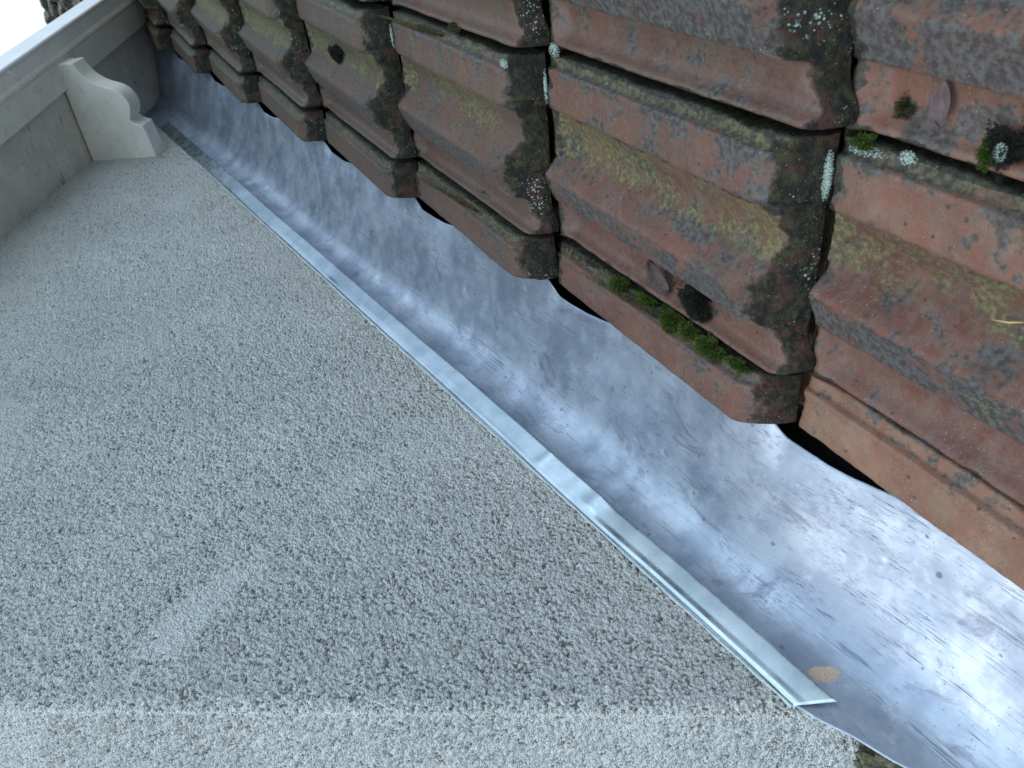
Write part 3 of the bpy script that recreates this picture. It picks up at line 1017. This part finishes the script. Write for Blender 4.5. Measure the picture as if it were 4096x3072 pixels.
GRP = 'bright moss cushions in the groove'
for q, (v, s, rv, rs, hg, n, lab) in enumerate([
    (.0125, .120, .0085, .0095, .011, 1100, 'rounded bright green moss cushion, uppermost in the tile groove'),
    (.0120, .160, .0042, .013, .004, 600, 'low thin moss strand between the two rounded cushions'),
    (.0150, .203, .0100, .0100, .012, 1300, 'domed bright green moss cushion in the middle of the groove'),
    (.0110, .226, .0065, .011, .007, 1000, 'moss cushion just below the domed one in the groove'),
    (.0110, .256, .0085, .015, .009, 1300, 'long bright moss cushion filling the groove'),
    (.0100, .290, .0045, .010, .004, 600, 'small dim moss cushion lowest in the groove')]):
    tuft('moss_cushion', M_MOSSG, 1, 1, .0104 if hg < .008 else .0098, s, rv, rs, hg, n, 60 + q, lab, 'moss', GRP, h0=.001, blade=.0034, wid=.0005)
tuft('moss_fringe', M_MOSSO, 1, 1, .0055, .20, .0034, .115, .0026, 3200, 77, 'olive moss fringe along the ledge beside the bright cushions', 'moss', h0=-.0002, blade=.0016)
tuft('moss_fringe', M_MOSSO, 2, 1, .0055, .19, .0030, .13, .0016, 2600, 78, 'thin olive moss line on the rib ledge of the brown tile', 'moss', h0=-.0002, blade=.0014)
tuft('moss_fringe', M_MOSSO, 2, 2, .0055, .15, .0032, .14, .0020, 2600, 79, 'brown moss line on the ledge of the second column rib', 'moss', h0=-.0002, blade=.0014)
tuft('moss_fringe', M_MOSSO, 0, 1, .040, .0025, .022, .0030, .0035, 2200, 101, 'olive moss crust in the joint at the head of the clean red tile', 'moss', h0=.004, blade=.0020)
tuft('moss_fringe', M_MOSSD, 0, 1, .120, .0030, .030, .0028, .0030, 2200, 102, 'black moss crust in the joint above the green-stained hollow', 'moss', h0=.002, blade=.0020)
tuft('moss_fringe', M_MOSSO, 1, 1, .050, .0040, .030, .0036, .0040, 2200, 103, 'mossy crust in the joint at the head of the second tile', 'moss', h0=.002, blade=.0020)
tuft('moss_fringe', M_MOSSO, 0, 2, .030, .0030, .026, .0040, .0040, 2200, 104, 'moss and dirt crust in the joint left of the fallen leaf', 'moss', h0=.003, blade=.0022)
tuft('dead_moss_clump', M_MOSSD, 1, 1, .042, .230, .019, .014, .013, 3800, 91, 'black dried moss clump lying in the red tile pan', 'moss clump', h0=.001, blade=.0045, wid=.00045)
tuft('moss_clump', M_MOSSO, 1, 1, .036, .224, .009, .006, .013, 900, 98, 'olive living patch on the side of the black moss clump', 'moss clump', h0=.0025, blade=.0022)
tuft('moss_clump', M_MOSSD, 3, 1, .1285, .135, .011, .020, .014, 2000, 92, 'dark moss clump caught in the olive stained trough', 'moss clump', blade=.003)
tuft('moss_clump', M_MOSSD, 0, 2, .030, .113, .012, .012, .012, 1700, 93, 'dark clump of moss with white lichen on the orange tile', 'moss clump', h0=.001, blade=.003)
tuft('moss_clump', M_MOSSG, 0, 2, .026, .106, .008, .007, .010, 900, 94, 'green moss tuft against the dark lichen clump', 'moss clump', h0=.001, blade=.003)
tuft('moss_clump', M_MOSSO, 0, 2, .034, .0386, .0060, .006, .005, 600, 95, 'small olive moss dot between the tile end and the leaf', 'moss clump', blade=.002)
tuft('moss_clump', M_MOSSO, 2, 2, .020, .19, .004, .010, .005, 500, 96, 'tiny moss tuft on the wide weathered tile', 'moss clump', blade=.002)
tuft('moss_clump', M_MOSSG, 0, 2, .0100, .020, .006, .008, .006, 600, 97, 'green moss tuft in the corner where four tiles meet', 'moss clump', h0=.001, blade=.0022)

def lichen_patch(k, i, v, s, rv, rs, seed, label, n=70, h0=.0, axis_front=False):
    n = int(n * 2.6)
    r = random.Random(seed)
    vs, fs = [], []
    for _ in range(n):
        a, q = r.uniform(0, 2 * math.pi), math.sqrt(r.random())
        x, y = rv * q * math.cos(a), rs * q * math.sin(a)
        rad = r.uniform(.0003, .0012) * (1.3 - q)
        b0 = len(vs)
        m_ = 7
        hh = min(.0007, rad * r.uniform(.2, .6))
        ring = [(x + rad * math.cos(2 * math.pi * j / m_) * r.uniform(.75, 1.2), y + rad * math.sin(2 * math.pi * j / m_) * r.uniform(.75, 1.2)) for j in range(m_)]
        vs += [(p[0], p[1], -.0008) for p in ring]
        vs += [(x + (p[0] - x) * .75, y + (p[1] - y) * .75, hh) for p in ring]
        vs.append((x, y, hh * .8))
        for j in range(m_):
            j2 = (j + 1) % m_
            fs.append((b0 + j, b0 + j2, b0 + m_ + j2, b0 + m_ + j))
            fs.append((b0 + m_ + j, b0 + m_ + j2, b0 + 2 * m_))
    me = bpy.data.meshes.new('lichen_patch')
    me.from_pydata(vs, [], fs)
    me.materials.append(M_LICH)
    o = bpy.data.objects.new('lichen_patch', me)
    scn.collection.objects.link(o)
    o.location = roof_at(k, i, v, s, h0)
    o.rotation_euler = (TH + (-.9 if axis_front else 0), 0, 0)
    return tag(o, label, 'lichen', 'pale lichen crusts')

lichen_patch(0, 2, -.016, .001, .019, .0040, 1, 'pale mint lichen crust down the edge of the orange rib', 150, .003)
lichen_patch(0, 2, -.043, .012, .004, .009, 2, 'white lichen crust pointing out at the foot of the rib edge', 50, .001)
lichen_patch(0, 2, .004, .024, .005, .016, 3, 'scattered lichen on the ledge of the orange tile', 60, .002)
lichen_patch(0, 2, .0095, .055, .005, .007, 4, 'lichen crust in the groove below the fallen leaf', 50, .003)
lichen_patch(0, 2, .030, .113, .006, .004, 5, 'white lichen on top of the dark moss clump', 45, .0125)
lichen_patch(1, 2, .016, .012, .007, .009, 6, 'mint lichen beside the moss where the wide tile begins', 70, .003)
lichen_patch(1, 2, -.018, .002, .017, .0030, 7, 'lichen flecks along the head of the second column rib', 70, .002)
lichen_patch(2, 2, -.018, .002, .015, .003, 8, 'lichen flecks along the head of the upper rib', 60, .002)
lichen_patch(2, 2, .004, .306, .005, .008, 9, 'round lichen crust in the gap under the wide tile', 60, .003)

def on_roof(g_, tip=0.0, side=0.0):
    return (Matrix.Rotation(TH, 3, 'X') @ Matrix.Rotation(g_, 3, 'Z') @ Matrix.Rotation(tip, 3, 'X') @ Matrix.Rotation(side, 3, 'Y')).to_euler()

def leaf(name, mat, loc, rot, length, width, curl, label, stem=.0, notch=False):
    n, m_ = 18, 9
    vs = []
    for a in range(n + 1):
        t = a / n
        wd = width * (math.sin(math.pi * t ** .85) ** .8) * .5 if 0 < t < 1 else 0.0002
        for b in range(m_):
            q = b / (m_ - 1) * 2 - 1
            z = curl * (q * q) * width * .6 + .10 * length * math.sin(t * math.pi) * curl + .0006 * math.sin(9 * t + 4 * q)
            vs.append((q * wd, (t - .5) * length, z + abs(q) * .0008))
    m = MB()
    m.add(vs, [tuple(x) for x in grid_faces(n + 1, m_).tolist()])
    if stem:
        m.tube([(0, -.5 * length + .001, 0), (.001, -.5 * length - stem * .5, .0006), (-.001, -.5 * length - stem, -.0004)], [.0005, .0004, .0003], 6)
    o = m.build(name, mat, smooth=True)
    o.location = loc
    o.rotation_euler = rot
    sm_ = o.modifiers.new('t', 'SOLIDIFY')
    sm_.thickness = .0004
    return tag(o, label, 'leaf')

leaf('fallen_leaf', M_LEAF, roof_at(0, 2, .0455, .066, .0050), on_roof(math.radians(-88), 0, .12), .027, .0125, .18, 'oval purple-brown leaf with a short stem lying on the orange tile', .009)
leaf('curled_leaf', M_LEAF2, roof_at(1, 1, .043, .176, .0050), on_roof(math.radians(-50), .15, .2), .036, .020, .5, 'crumpled dark leaf fragment beside the black moss clump', .0)
m = MB()
m.tube([(0, -.011, .0008), (.0006, 0, .0016), (0, .011, .0007)], [.0003, .0006, .0003], 6)
o = m.build('pine_needle', M_NEEDLE, smooth=True)
o.location = roof_at(0, 1, .1285, .141, .002)
o.rotation_euler = on_roof(math.radians(-160))
tag(o, 'golden pine needle lying on the green-stained tile', 'needle')

def crumbs(k, i, v, s, rv, rs, n, seed, label, mat, size=.0011):
    r = random.Random(seed)
    m_ = MB()
    for _ in range(n):
        x, y, q = r.gauss(0, rv), r.gauss(0, rs), size * r.uniform(.5, 1.6)
        pts = [(x + q * r.uniform(-1, 1), y + q * r.uniform(-1, 1), q * r.uniform(0, .9)) for _ in range(5)]
        m_.add(pts, [(0, 1, 2), (0, 2, 3), (0, 3, 4), (1, 2, 4), (2, 3, 4), (0, 1, 4)])
    o_ = m_.build('debris', mat)
    o_.location = roof_at(k, i, v, s, .0004)
    o_.rotation_euler = (TH, 0, 0)
    return tag(o_, label, 'debris', kind='stuff')
crumbs(1, 1, .044, .204, .006, .010, 90, 5, 'dark crumbs between leaf fragment and black moss clump', M_MOSSD)
crumbs(1, 1, .0085, .07, .0022, .03, 260, 8, 'dark soil crumbs along the groove above the bright moss', M_MOSSD, .0013)
crumbs(1, 1, .042, .13, .010, .03, 40, 6, 'scattered dark crumbs in the red pan', M_MOSSD, .0008)
crumbs(2, 1, .028, .20, .003, .006, 60, 7, 'black crumb heap in the brown tile pan', M_MOSSD, .0014)
